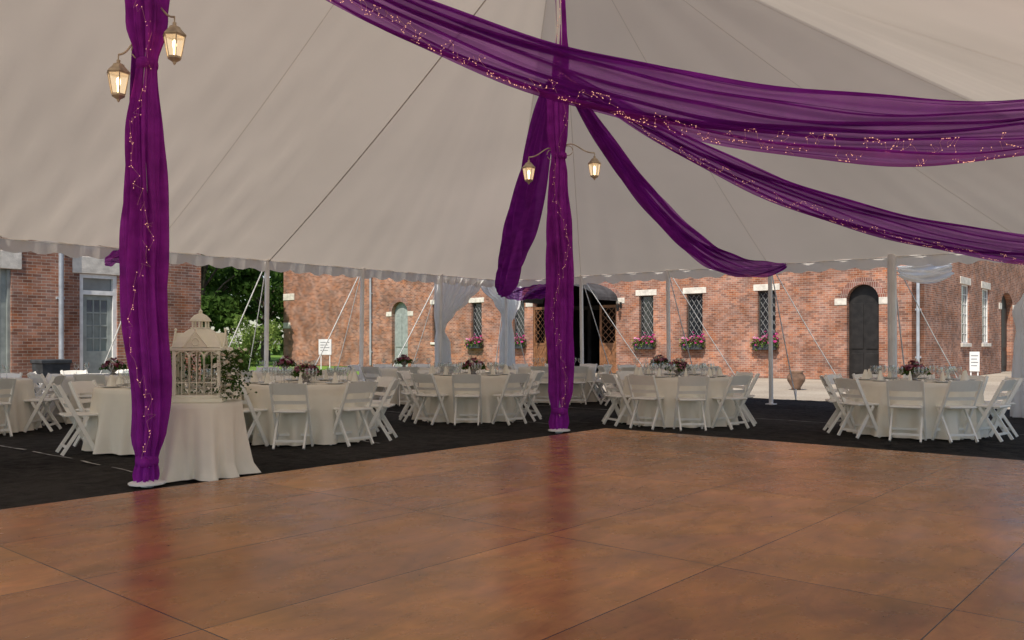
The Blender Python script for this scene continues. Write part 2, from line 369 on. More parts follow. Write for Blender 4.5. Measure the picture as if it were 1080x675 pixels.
for e in side+end+rside:
    out=Vector((1 if e[0]>7.2 else 0,(1 if e[1]>7.2 else (-1 if e[1]<-7.9 else 0)),0)).normalized()
    big=(abs(e[0]-7.3)<.01 and abs(e[1]-(WL-2.43*4))<.01)
    rad=.085 if big else .045
    lean=out*.06
    g=G(); g.tube([(e[0]+lean.x,e[1]+lean.y,0),(e[0],e[1],EV+.05)],rad,10); g.box(e[0]+lean.x-.09,e[0]+lean.x+.09,e[1]+lean.y-.09,e[1]+lean.y+.09,.018,.035)
    g.tube([(e[0],e[1],EV+.05),(e[0],e[1],EV+.2)],.012,6)
    put(g,'pole',M_pole,parent=tent,smooth=False)
    for sl in (.25,-.9):
        if sl<0 and (e in rside or e[0]<-3): continue
        g=G(); p0=Vector((e[0],e[1],EV+.02)); p1=Vector((e[0],e[1],0))+out*(2.0 if sl>0 else 2.3)+Vector((sl*(-out.y),sl*out.x,0))
        g.tube([p0,p0.lerp(p1,.5)+Vector((0,0,-.03)),p1],.013 if sl>0 else .010,6); g.tube([p1+Vector((0,0,-.1)),p1+Vector((0,0,.25))],.014,6); put(g,'guy_rope',M_rope,parent=tent)
for e in [side[0],side[3],side[4],side[6],end[0],end[2],end[4],end[5],rside[2]]:
    strong=(e[0]==0 and e[1]>0)
    g=G(); g.quadgrid(strapline(e,.026 if strong else .014,.05)); put(g,'seam_webbing',M_seam if strong else M_seamf,parent=tent)
for a in (0,-6.1):
    g=G(); g.tube([(a,0,0),(a,0,PK+.25)],.055,12); g.lathe([(.0,.02),(.16,.02),(.16,.035),(.06,.06)],12,(a,0,.02)); put(g,'center_pole',M_pole,parent=tent,smooth=False)
# ------------------------------------------------------------------ purple drapes
def swag(A,B,sag,w0,wm,w1,name,label,nf=5,seed=0,side_amp=.06,mat=M_purple,drop=0.0,lights=0,ls=(0,1)):
    rnd=random.Random(seed); A=Vector(A); B=Vector(B); n=80; m=64
    d=B-A; d.z=0; d.normalize(); q=Vector((-d.y,d.x,0)); rows=[]; low=[]
    ph=[rnd.random()*6.3 for _ in range(6)]
    for i in range(n+1):
        s=i/n; c=A.lerp(B,s); c.z-=4*sag*s*(1-s)
        env=math.sin(pi*s)**.55
        W=(w0*(1-s)+w1*s)*(1-env)+wm*env
        row=[]
        for k in range(m+1):
            w=k/m
            off=q*(side_amp*(.35+.65*env)*(math.sin(w*2*pi*nf+ph[0]+1.2*math.sin(s*4+ph[1]))+.5*math.sin(w*2*pi*nf*2.3+ph[2]+s*5)+.35*math.sin(w*2*pi*nf*4.1+ph[4]-s*7))+ .10*env*math.sin(w*pi))
            z=-(w-.35)*W + .03*env*math.sin(s*11+w*8+ph[3])+.012*math.sin(s*37+w*15+ph[5])
            extra=-drop*(w**1.5)*math.sin(pi*s)**.8
            row.append(c+off+Vector((0,0,z+extra)))
        rows.append(row); low.append((row[m].copy(),row[int(m*.55)].copy()))
    g=G(); loc=A; g.quadgrid([[p-loc for p in r] for r in rows])
    o=put(g,name,mat,loc,smooth=True,label=label,cat='drape',group='purple sheer swags hung from the tent poles')
    if lights:
        gw=G(); gb=G(); pts=[]; t=.15; tv=0
        for i in range(lights):
            s=ls[0]+(ls[1]-ls[0])*(i+rnd.gauss(0,2.0))/lights; s=min(max(s,0),.999); x=s*n; i0=min(int(x),n-1); f=x-i0
            lo=low[i0][0].lerp(low[i0+1][0],f); hi=low[i0][1].lerp(low[i0+1][1],f)
            tv=tv*.5+rnd.gauss(0,.13); t=min(max(t*.88+.025+tv,-.04),.7)
            p=lo.lerp(hi,t)-q*.11-loc; pts.append(p)
            if rnd.random()<.7: gb.ball(p,.0040,5,3)
        gw.tube(pts,.0014,3,False)
        w=put(gw,'fairy_light_string',M_wire,loc,label='string of warm fairy lights along a purple swag hem',cat='string lights',group='fairy light strings on the drapes')
        b=put(gb,'bulbs',M_fairy,parent=w,kind='stuff')
    return o
swag(TL(-6.1,.0,5.65),TL(0,8.0,3.7),1.28,.15,.56,.12,'purple_drape','long purple sheer swag crossing high over the dance floor',6,1,.09,lights=900,ls=(.08,.99))
swag(TL(0,.05,5.2),TL(7.2,7.9,2.9),1.08,.12,.44,.1,'purple_drape','purple sheer swag from the center pole to the tent corner',6,2,.08,lights=700)
swag(TL(0,.1,5.15),TL(7.25,.35,2.92),.90,.12,.46,.08,'purple_drape','purple swag from the center pole to a side pole',5,3,.07)
swag(TL(0,-.1,5.1),TL(6.95,-7.2,2.72),.16,.10,.44,.30,'purple_drape','purple swag sagging from the center pole to the tent corner curtain',5,4,.15,drop=.55,mat=M_purple)
swag(TL(6.93,-7.2,2.74),TL(7.2,-5.55,2.80),.14,.28,.34,.20,'purple_drape','short purple swag looped along the eave near the entrance curtain',4,7,.10,mat=M_purple)
swag(TL(-6.1,-.1,4.4),TL(-2.5,-7.2,2.80),.55,.12,.22,.16,'purple_drape','purple swag from the draped pole to the tent eave',4,5,.05)
swag(TL(-2.45,-7.2,3.0),TL(-3.25,-7.2,2.70),-.05,.14,.28,.12,'purple_drape','short gathered end of purple drape tied beneath the eave',3,8,.05,mat=M_purpled)
swag(TL(-6.1,0,5.6),TL(-12.2,8,3.0),1.0,.12,.4,.1,'purple_drape','purple swag from the draped pole to the far eave',4,6,.07)
def pole_drape(a,prof,label,nf=9,seed=0):
    rnd=random.Random(seed); loc=Vector(TL(a,0,0)); rows=[]; N=160
    zs=[]
    for (z0,r0),(z1,r1) in zip(prof[:-1],prof[1:]):
        n=max(3,int(abs(z1-z0)/.07))
        for i in range(n):
            f=i/n; ff=f*f*(3-2*f); zs.append((z0+(z1-z0)*f,r0+(r1-r0)*ff))
    zs.append(prof[-1]); p1,p2,p3=[rnd.random()*6 for _ in range(3)]
    for z,r in zs:
        row=[]; cx=.025*math.sin(z*1.4+p1)+.012*math.sin(z*3.7+p2); cx*=min(1,z*1.5)
        for k in range(N):
            t=2*pi*k/N
            w=1+.22*math.sin(nf*t+p1+1.1*math.sin(z*1.3))+.14*math.sin((nf*2-3)*t+p2+z*.8)+.15*math.sin(2*t+p3+z*1.2)+.07*math.sin(27*t+z*2)+.09*math.sin(z*2.6+p2+t)+.05*math.sin(z*7+3*t)
            row.append((cx+r*w*math.cos(t)*1.0,r*w*math.sin(t)*.9,z))
        rows.append(row)
    g=G(); g.quadgrid(rows,True)
    top=empty('pole_drape',loc,0,label,'drape','gathered purple drapes around the poles')
    put(g,'fabric',M_purpled,parent=top,smooth=True)
    for z,r in prof:
        if (z,r) in ties: 
            g=G(); g.lathe([(r*1.02,-.05),(r*1.30,-.03),(r*1.34,0),(r*1.28,.03),(r*1.02,.05)],20,(0,0,z)); g.ball((.02,-r*1.35,z-.01),.045,8,5); put(g,'tie',M_purpled,parent=top,smooth=True)
    gb=G(); gw=G(); pts=[]; t=-pi/2
    for i in range(190):
        z=zs[0][0]+.2+(zs[-1][0]-zs[0][0]-.4)*(i+rnd.gauss(0,1.3))/190; r=np.interp(z,[q[0] for q in zs],[q[1] for q in zs])
        t=-pi/2+.5*math.sin(i*.12)+rnd.gauss(0,.12); p=(r*1.40*math.cos(t),r*1.30*math.sin(t),z); pts.append(p)
        if rnd.random()<.6: gb.ball(p,.0038,5,3)
    gw.tube(pts,.0011,3,False)
    w=put(gw,'fairy_light_string',M_wire,loc,label='string of warm fairy lights wound down a draped pole',cat='string lights',group='fairy light strings on the drapes'); put(gb,'bulbs',M_fairy,parent=w,kind='stuff')
ties={(3.80,.072),(.25,.075),(5.04,.085),(4.0,.085),(.33,.085)}
pole_drape(-6.1,[(.05,.085),(.12,.095),(.25,.075),(.48,.115),(1.2,.135),(2.3,.145),(3.2,.125),(3.80,.072),(4.15,.15),(4.7,.19),(5.6,.12),(6.3,.09)],'tall purple drape gathered around the pole beside the dance floor',9,1)
pole_drape(0,[(.05,.09),(.16,.105),(.33,.085),(.6,.125),(1.8,.145),(3.0,.15),(3.7,.12),(4.0,.085),(4.3,.125),(4.85,.13),(5.04,.085),(5.3,.09),(5.8,.055),(7.5,.05)],'tall purple drape gathered around the tent center pole',9,2)
# ------------------------------------------------------------------ lanterns on the poles
def lantern(base,dx,dy,z,drop,s,label):
    o=empty('lantern',base,0,label,'lantern','lit lanterns on the draped poles')
    D=Vector((dx,dy,0)); L=D.length; d=D/L
    z0=drop*.5
    g=G(); pts=[]
    for i in range(17):
        t=i/16; pts.append(d*(L*t)+Vector((0,0,z0+.10*s*math.sin(pi*t)+.05*s*math.sin(2*pi*t)-t*.05)))
    g.tube(pts,.009,6)
    g.tube([d*(L*.25+.07*math.cos(a))+Vector((0,0,z0+.0+.07*math.sin(a))) for a in [i*.45 for i in range(14)]],.006,5)
    end=pts[-1]; g.tube([end,end+Vector((0,0,-.06*s))],.006,5)
    put(g,'arm',M_brass,parent=o,smooth=True)
    t0=end+Vector((0,0,-.05*s)); c=t0
    g=G(); hexn=6
    g.lathe([(.001,0),(.02*s,-.005*s),(.018*s,-.03*s),(.055*s,-.05*s),(.06*s,-.065*s),(.11*s,-.12*s),(.115*s,-.13*s),(.10*s,-.13*s)],hexn,c)
    g.lathe([(.10*s,-.13*s),(.105*s,-.13*s),(.105*s,-.145*s),(.098*s,-.145*s)],hexn,c)
    g.lathe([(.060*s,-.33*s),(.066*s,-.33*s),(.066*s,-.35*s),(.02*s,-.38*s),(.012*s,-.40*s),(.001,-.41*s)],hexn,c)
    for k in range(hexn):
        t=2*pi*k/hexn
        g.tube([c+Vector((.103*s*math.cos(t),.103*s*math.sin(t),-.14*s)),c+Vector((.064*s*math.cos(t),.064*s*math.sin(t),-.335*s))],.0055*s,4)
    put(g,'frame',M_brass,parent=o)
    g=G(); g.lathe([(.099*s,-.142*s),(.061*s,-.335*s)],hexn,c); put(g,'glass',M_lglass,parent=o)
    g=G(); g.lathe([(.001,-.32*s),(.012*s,-.31*s),(.013*s,-.25*s),(.022*s,-.22*s),(.018*s,-.185*s),(.001,-.165*s)],8,c); put(g,'bulb',M_bulb,parent=o,smooth=True)
def W3(a,z): p=TL(a,0,z); return Vector(p)
ll='pale brass lantern with lit tapered glass on a scrolled arm'
lantern(W3(-6.1,3.88),-.21,-.10,0,.05,.92,ll)
lantern(W3(-6.1,4.14),.31,-.16,0,.15,.92,ll)
lantern(W3(0,4.0),-.44,-.10,0,.02,.85,ll)
lantern(W3(0,4.06),.50,-.10,0,.02,.85,ll)
# ------------------------------------------------------------------ white curtains
def curtain(levels,y,name,label,pleats=9,amp=.06,ysk=0):
    g=G(); rows=[]; N=110; zs=[]
    for (z0,a0,b0),(z1,a1,b1) in zip(levels[:-1],levels[1:]):
        n=max(3,int(abs(z1-z0)/.07))
        for i in range(n):
            f=i/n; ff=f*f*(3-2*f); zs.append((z0+(z1-z0)*f,a0+(a1-a0)*ff,b0+(b1-b0)*ff))
    zs.append(levels[-1])
    for z,a,b in zs:
        w=abs(b-a); rows.append([(a+(b-a)*k/N, y+amp*min(1,.5+.5/max(w,.3))*math.sin(2*pi*pleats*k/N+.4*math.sin(z*2))+.02*math.sin(k*.9+z*3), z) for k in range(N+1)])
    g.quadgrid(rows)
    return put(g,name,M_curtain,TL(0,0,0),TH,smooth=True,label=label,cat='curtain',group='white curtains tied at the tent entrance')
curtain([(2.95,4.7,6.5),(2.7,4.7,6.3),(2.35,4.7,5.85),(2.0,4.72,5.35),(1.72,4.78,5.05),(1.6,4.8,5.0),(1.3,4.75,5.2),(.05,4.7,5.35)],7.35,'white_curtain','white voile curtain tied back to a tent pole',7,.05)
curtain([(2.95,6.1,8.1),(2.7,6.45,8.05),(2.35,6.95,7.95),(2.05,7.25,7.75),(1.85,7.3,7.6),(1.4,7.2,7.7),(.05,7.1,7.8)],7.4,'white_curtain','white voile curtain tied back to the corner pole',7,.05)
def bundle(a,b,prof,label,nf=8):
    g=G(); rows=[]; zs=[]
    for (z0,r0),(z1,r1) in zip(prof[:-1],prof[1:]):
        n=max(2,int(abs(z1-z0)/.08))
        for i in range(n):
            f=i/n; ff=f*f*(3-2*f); zs.append((z0+(z1-z0)*f,r0+(r1-r0)*ff))
    zs.append(prof[-1])
    for z,r in zs:
        rows.append([(r*(1+.22*math.sin(nf*t+z)+.1*math.sin(2*t+z))*math.cos(t),r*(1+.22*math.sin(nf*t+z)+.1*math.sin(2*t+z))*math.sin(t),z) for t in [2*pi*k/72 for k in range(72)]])
    g.quadgrid(rows,True); put(g,'white_curtain',M_curtain,TL(a,b,0),smooth=True,label=label,cat='curtain',group='white curtains tied at the tent entrance')
bundle(7.0,4.70,[(.04,.22),(.6,.20),(1.3,.16),(1.5,.13),(1.85,.18),(2.15,.04)],'white sidewall curtain gathered and tied round a pole')
g=G(); rows=[]
for i in range(31):
    s=i/30; x=-2.5-.95*s; h=.30*math.sin(pi*(.15+.75*s))**.7
    rows.append([(7.4+.06*math.sin(9*w+s*8)+.05*math.sin(23*w+s*3), x+.02*math.sin(14*w), 2.78-h*w-.12*s*w) for w in [k/24 for k in range(25)]])
g.quadgrid(rows); put(g,'white_curtain',M_curtain,TL(0,0,0),TH,smooth=True,label='loose white sidewall fabric bunched beneath the tent eave',cat='curtain',group='white curtains tied at the tent entrance')
# ------------------------------------------------------------------ chair
def build_chair(loc,rot):
    o=empty('folding_chair',loc,rot,'white resin folding chair drawn up to a round table','chair','white folding chairs around the tables')
    g=G(); g.box(-.19,.19,-.15,.22,.432,.462,.010); put(g,'seat',M_chair,parent=o)
    F,S=.19,.40
    g=G()
    for z0,z1 in ((.655,.79),(.535,.58)):
        rows=[]
        for i in range(9):
            x=-.20+.40*i/8; bow=-.018*(1-(2*i/8-1)**2)
            yy0=F-z0/.80*S+bow; yy1=F-z1/.80*S+bow; dz=.012*(1-(2*i/8-1)**2) if z0>.6 else 0
            rows.append([(x,yy0-.009,z0),(x,yy0+.009,z0),(x,yy1+.009,z1+dz),(x,yy1-.009,z1+dz)])
        g.quadgrid(rows,True)
        g.face(rows[0][::-1]); g.face(rows[-1])
    put(g,'backrest',M_chair,parent=o)
    for sx in (-1,1):
        g=G(); g.bar((sx*.212,F,.0),(sx*.212,F-S,.80),.026,.044); put(g,'leg',M_chair,parent=o)
    for sx in (-1,1):
        g=G(); g.bar((sx*.183,-.17,.0),(sx*.183,.10,.43),.024,.036); put(g,'leg',M_chair,parent=o)
    for a,b,z in ((.172,-.125,.09),(.198,.125,.14)):
        g=G(); g.bar((-a,b,z),(a,b,z),.03,.018); put(g,'rung',M_chair,parent=o)
    return o
# ------------------------------------------------------------------ tables
def tablecloth_geo(rt,h,nf,flare,seed,puddle=0,amp=1.0):
    rnd=random.Random(seed); g=G(); N=200; rows=[]
    ph=[rnd.random()*6 for _ in range(4)]
    for r in (.001,rt*.4,rt*.8,rt*.97,): rows.append([(r*math.cos(2*pi*k/N),r*math.sin(2*pi*k/N),h) for k in range(N)])
    lv=14
    for j in range(lv+1):
        f=j/lv; z=(h-.012)*(1-f)+.012*f; row=[]
        for k in range(N):
            t=2*pi*k/N
            w=(math.sin(nf*t+ph[0]+1.3*math.sin(2*t+ph[1])+.6*math.sin(5*t+ph[3]))+.6*math.sin((nf-5)*t+ph[2])+.3*math.sin((nf*2+1)*t+ph[3]))
            pk=abs(math.sin(nf*.5*t+ph[0]))
            r=rt+.006+flare*f+ (.008+.042*f)*amp*f**.5*w+puddle*max(0,f-.85)*4*(.5+pk)
            row.append((r*math.cos(t),r*math.sin(t),z))
        rows.append(row)
    g.quadgrid(rows,True); return g
def build_table(loc):
    o=empty('round_table',loc,0,'round banquet table under a floor length ivory cloth','table','round dining tables under ivory cloths')
    put(tablecloth_geo(.84,.75,17,.06,3),'tablecloth',M_ivory,parent=o,smooth=True)
    g=G(); g.lathe([(.001,.715),(.82,.715),(.835,.725),(.82,.74),(.001,.74)],48); put(g,'tabletop',M_oak,parent=o)
    for x,y in ((.4,.4),(-.4,.4),(-.4,-.4),(.4,-.4)):
        g=G(); g.tube([(x,y,0.02),(x*.9,y*.9,.715)],.018,8); put(g,'leg',M_pewter,parent=o)
    return o
def flower_geo(rnd,n,spread,flat,sz,palette,z0):
    g=G()
    for i in range(n):
        a=rnd.random()*2*pi; r=spread*math.sqrt(rnd.random()); z=z0+flat*math.sqrt(max(0,1-(r/spread)**2))*(.55+.5*rnd.random())
        c=Vector((r*math.cos(a),r*math.sin(a),z)); g.m=rnd.choice(palette); s=sz*(.7+.6*rnd.random())
        out=Vector((c.x,c.y,(z-z0)*1.3+.02)).normalized(); q=out.cross(Vector((.3,.2,1))).normalized(); w=out.cross(q)
        for ring,(rr,tl,npet) in enumerate(((1,.1,6),(.62,.45,5),(.3,.8,4))):
            for k in range(npet):
                t=2*pi*(k+.5*ring)/npet; e=q*math.cos(t)+w*math.sin(t); f=q*-math.sin(t)+w*math.cos(t)
                b=c; p=c+e*s*rr+out*s*tl
                g.face([b,b+(p-b)*.6+f*s*.38*rr,p,b+(p-b)*.6-f*s*.38*rr])
    return g
def build_center(loc):
    rnd=random.Random(5)
    o=empty('floral_centerpiece',loc,0,'low bouquet of burgundy and pink flowers in silver bowl','flowers','floral centerpieces on the tables')
    g=G(); g.lathe([(.001,0),(.06,0),(.05,.015),(.03,.04),(.09,.09),(.105,.13),(.095,.13)],18); put(g,'vase',M_pewter,parent=o,smooth=True)
    put(flower_geo(rnd,55,.17,.15,.042,[0,0,1,1,2],.11),'blossoms',[M_burg,M_mauve,M_cream],parent=o)
    g=G()
    for i in range(200):
        a=rnd.random()*2*pi; r=.21*math.sqrt(rnd.random()); g.leaf((r*math.cos(a),r*math.sin(a),.09+.15*rnd.random()*(1-(r/.26)**2)),.030,rnd)
    put(g,'leaves',M_green,parent=o); return o
def build_glass(loc):
    g=G(); g.lathe([(.001,.002),(.034,.002),(.033,.006),(.005,.012),(.0045,.09),(.012,.098),(.033,.125),(.038,.155),(.031,.205)],12)
    return put(g,'wine_glass',M_wine,loc,smooth=True,label='clear stemmed wine glass on an ivory tablecloth',cat='glass',group='wine glasses on the tables')
def build_plate(loc):
    g=G(); g.lathe([(.001,.004),(.085,.004),(.095,.008),(.135,.020),(.136,.023),(.095,.012),(.001,.010)],28)
    return put(g,'plate',M_china,loc,smooth=True,label='white china dinner plate set on the table',cat='plate',group='dinner plates on the tables')
def build_napkin(loc):
    g=G(); 
    rows=[]
    for j in range(7):
        z=.0+.14*j/6; w=.05*(1-.75*j/6)
        rows.append([(w*math.cos(t)*(1+.25*math.sin(5*t)),w*.6*math.sin(t),z) for t in [2*pi*k/30 for k in range(30)]])
    g.quadgrid(rows,True); return put(g,'folded_napkin',M_ivory,loc,smooth=True,label='folded ivory napkin standing on a plate',cat='napkin',group='folded napkins on the plates')
protos={}
def inst(key,build,loc,rot=0,scale=None):
    if key not in protos:
        protos[key]=build(loc,rot) if key=='chair' else build(loc); protos[key].rotation_euler=(0,0,rot); return protos[key]
    return dup(protos[key],loc,rot,scale)
tables=[
 (-.242,11.5,1,.14,9),(-.050,14.5,1,.05,10),(.194,13.75,1,.0,10),(.472,12.15,1,.1,10),
 (-.402,10.6,1,-.15,8),(-.262,16.3,0,.3,9),(-.124,18.6,0,.2,9),(.052,19.0,0,.35,9),
 (.172,18.0,0,.1,9),(-.47,14.4,0,.2,8),(-.64,12.4,0,.1,8)]
rnd=random.Random(11)
for k,Z,near,ph,n in tables:
    X=k*Z; base=Vector((X,Z,.02))
    inst('table',build_table,base,rnd.random()*6)
    skip_display = (abs(k+.402)<.01)
    for i in range(n):
        f=-pi/2+ph+2*pi*i/n+rnd.gauss(0,.03); rad=1.04+rnd.gauss(0,.03)
        p=base+Vector((rad*math.cos(f),rad*math.sin(f),0))
        if skip_display and p.y<9.8: continue
        if skip_display and p.x>-3.75 and p.y<11.2: continue
        inst('chair',build_chair,p,f+pi/2+rnd.gauss(0,.05))
    inst('center',build_center,base+Vector((rnd.gauss(0,.03),rnd.gauss(0,.03),.75)),rnd.random()*6)
    m=n if near else 8
    for i in range(m):
        f=-pi/2+ph+2*pi*i/m
        for (dr,da) in (((.50,.14),(.42,.27),(.56,.30)) if near else ((.52,.25),)):
            inst('glass',build_glass,base+Vector((dr*math.cos(f+da),dr*math.sin(f+da),.75)),0)
        if near:
            pp=base+Vector((.66*math.cos(f),.66*math.sin(f),.75)); inst('plate',build_plate,pp,0)
            inst('napkin',build_napkin,pp+Vector((0,0,.011)),f)
# ------------------------------------------------------------------ display table with birdcage lantern
DT=Vector((-.366*8.3,8.3,.02))
o=empty('display_table',DT,0,'small round table under a flowing ivory cloth holding a lantern','table')
put(tablecloth_geo(.39,.72,11,.03,8,.06,1.2),'tablecloth',M_ivory,parent=o,smooth=True)
g=G(); g.lathe([(.001,.69),(.38,.69),(.38,.712),(.001,.712)],32); g.tube([(0,0,.02),(0,0,.69)],.03,10); put(g,'tabletop',M_oak,parent=o)
BL=DT+Vector((.03,-.07,.72))
o=empty('decorative_lantern',BL,R(8),'cream birdcage lantern with arched sides and peaked roof','lantern'); o.scale=(1.10,1.05,1.16)
g=G(); g.box(-.22,.22,-.18,.22,0,.035,.006); g.box(-.20,.20,-.16,.20,.035,.06,.004); put(g,'base',M_cage,parent=o)
g=G()
X0,X1,Y0,Y1,ZB,ZT=-.185,.185,-.145,.185,.06,.45
for x in (X0,X1):
    for y in (Y0,Y1): g.box(x-.014,x+.014,y-.014,y+.014,ZB,ZT)
def arches(g,p,q,n):
    p=Vector(p); q=Vector(q)
    for i in range(n):
        a=p.lerp(q,(i+.0)/n); b=p.lerp(q,(i+1)/n); c=(a+b)/2; r=(b-a).length/2; d=(b-a).normalized()
        zt=ZT-.03-r
        pts=[Vector((a.x,a.y,ZB))]+[Vector((c.x,c.y,zt))-d*r*math.cos(t)+Vector((0,0,r*math.sin(t))) for t in [pi*j/10 for j in range(11)]]+[Vector((b.x,b.y,ZB))]
        g.tube(pts,.009,5)
        g.tube([Vector((c.x,c.y,ZB)),Vector((c.x,c.y,zt+r))],.0035,4)
arches(g,(X0,Y0,0),(X1,Y0,0),3); arches(g,(X0,Y1,0),(X1,Y1,0),3); arches(g,(X0,Y0,0),(X0,Y1,0),3); arches(g,(X1,Y0,0),(X1,Y1,0),3)
for z in (.16,):
    g.tube([(X0,Y0,z),(X1,Y0,z),(X1,Y1,z),(X0,Y1,z),(X0,Y0,z)],.0045,4)
put(g,'cage',M_cage,parent=o)
g=G(); g.box(X0-.03,X1+.03,Y0-.03,Y1+.03,ZT-.03,ZT,.006)
def sq(h,z): return [(-h,-h+.02,z),(h,-h+.02,z),(h,h+.02,z),(-h,h+.02,z)]
g.quadgrid([sq(.20,ZT),sq(.185,ZT+.04),sq(.15,ZT+.09),sq(.105,ZT+.13),sq(.08,ZT+.15)],True)
for sx,sy in ((0,-1),(0,1),(1,0),(-1,0)):
    c=Vector((sx*.20,sy*.20+.02,ZT)); t=Vector((-sy,sx,0)); n_=Vector((sx,sy,0))
    A=c-t*.095; B=c+t*.095; T=c+Vector((0,0,.12)); 
    out=.004
    g.face([A+n_*out,B+n_*out,T+n_*out]); g.face([A+n_*out,T+n_*out,T-n_*.12,A-n_*.03]); g.face([B+n_*out,B-n_*.03,T-n_*.12,T+n_*out])
    g.tube([A+n_*.01-t*.01,T+n_*.01+Vector((0,0,.012)),B+n_*.01+t*.01],.008,5); g.ball(T+n_*.01+Vector((0,0,.025)),.013,6,4)
    g.tube([c+n_*.014+t*.030*math.cos(a)+Vector((0,0,.045+.030*math.sin(a))) for a in [i*.5 for i in range(14)]],.005,4)
g.box(-.07,.07,-.05,.09,ZT+.15,ZT+.165); 
for x in (-.055,0,.055):
    for y in (-.035,.075): g.box(x-.007,x+.007,y-.007,y+.007,ZT+.165,ZT+.215)
g.quadgrid([sq(.078,ZT+.215),sq(.07,ZT+.235),sq(.045,ZT+.265),sq(.008,ZT+.285)],True); g.face(sq(.078,ZT+.215)[::-1])
g.ball((0,.02,ZT+.295),.018,8,6); g.tube([(0,.02,ZT+.305),(0,.02,ZT+.325)],.005,5)
put(g,'roof',M_cage,parent=o)
rn=random.Random(4)
o=empty('flower_garland',BL,0,'garland of white blossoms and leaves wrapped around the lantern','flowers')
g=G(); gf=G()
for i in range(2600):
    sidee=rn.choice((-1,-1,1,1,0)); 
    if sidee: x=sidee*(.29+rn.gauss(0,.055)); y=rn.uniform(-.18,.32); z=rn.random()**.8*.48
    else: x=rn.uniform(-.25,.25); y=rn.choice((.33,.3))+rn.gauss(0,.03); z=rn.random()*.46
    g.leaf((x,y,z+.02),.017,rn)
put(g,'leaves',M_green,parent=o)
for i in range(280):
    sidee=rn.choice((-1,1)); q=rn.random()
    if q<.65: x=sidee*(.30+rn.gauss(0,.05)); y=rn.uniform(-.28,.12); z=rn.random()*.48+.02
    elif q<.85: x=rn.uniform(-.26,.26); y=.27+rn.gauss(0,.02); z=rn.random()*.46+.02
    else: x=rn.uniform(-.14,.14); y=rn.uniform(-.08,.12); z=.09+rn.random()*.12
    fg=flower_geo(rn,1,.02,.01,.030,[0],0)
    i0=len(gf.v); gf.v+=[(v[0]+x,v[1]+y,v[2]+z) for v in fg.v]; gf.f+=[tuple(i0+q for q in f) for f in fg.f]; gf.mi+=fg.mi
put(gf,'blossoms',M_cream,parent=o)
# ------------------------------------------------------------------ buildings
def wall_geo(x0,x1,H,ops,depth=.32):
    g=G(); xs=sorted({x0,x1}|{v for o in ops for v in (o[0],o[1])}); zs=sorted({0,H}|{v for o in ops for v in (o[2],o[3])})
    for i in range(len(xs)-1):
        for j in range(len(zs)-1):
            cx=(xs[i]+xs[i+1])/2; c=(zs[j]+zs[j+1])/2
            if any(o[0]<cx<o[1] and o[2]<c<o[3] for o in ops): continue
            g.face([(xs[i],0,zs[j]),(xs[i+1],0,zs[j]),(xs[i+1],0,zs[j+1]),(xs[i],0,zs[j+1])])
    for o in ops:
        a,b,z0,z1,ar=o[:5]; sp=z1-ar; D=depth
        g.face([(a,0,z0),(a,0,sp),(a,D,sp),(a,D,z0)]); g.face([(b,0,z0),(b,D,z0),(b,D,sp),(b,0,sp)])
        if z0>0: g.face([(a,0,z0),(a,D,z0),(b,D,z0),(b,0,z0)])
        n=16; hw=(b-a)/2; cx=(a+b)/2
        if ar>0:
            pts=[(cx-hw*math.cos(pi*k/n),sp+ar*math.sin(pi*k/n)) for k in range(n+1)]
            for p,q in zip(pts[:-1],pts[1:]):
                g.face([(p[0],0,p[1]),(q[0],0,q[1]),(q[0],0,z1),(p[0],0,z1)]); g.face([(p[0],0,p[1]),(p[0],D,p[1]),(q[0],D,q[1]),(q[0],0,q[1])])
        else: g.face([(a,0,z1),(a,D,z1),(b,D,z1),(b,0,z1)])
    g.face([(x0,0,0),(x0,0,H),(x0,.4,H),(x0,.4,0)]); g.face([(x1,0,0),(x1,.4,0),(x1,.4,H),(x1,0,H)])
    return g
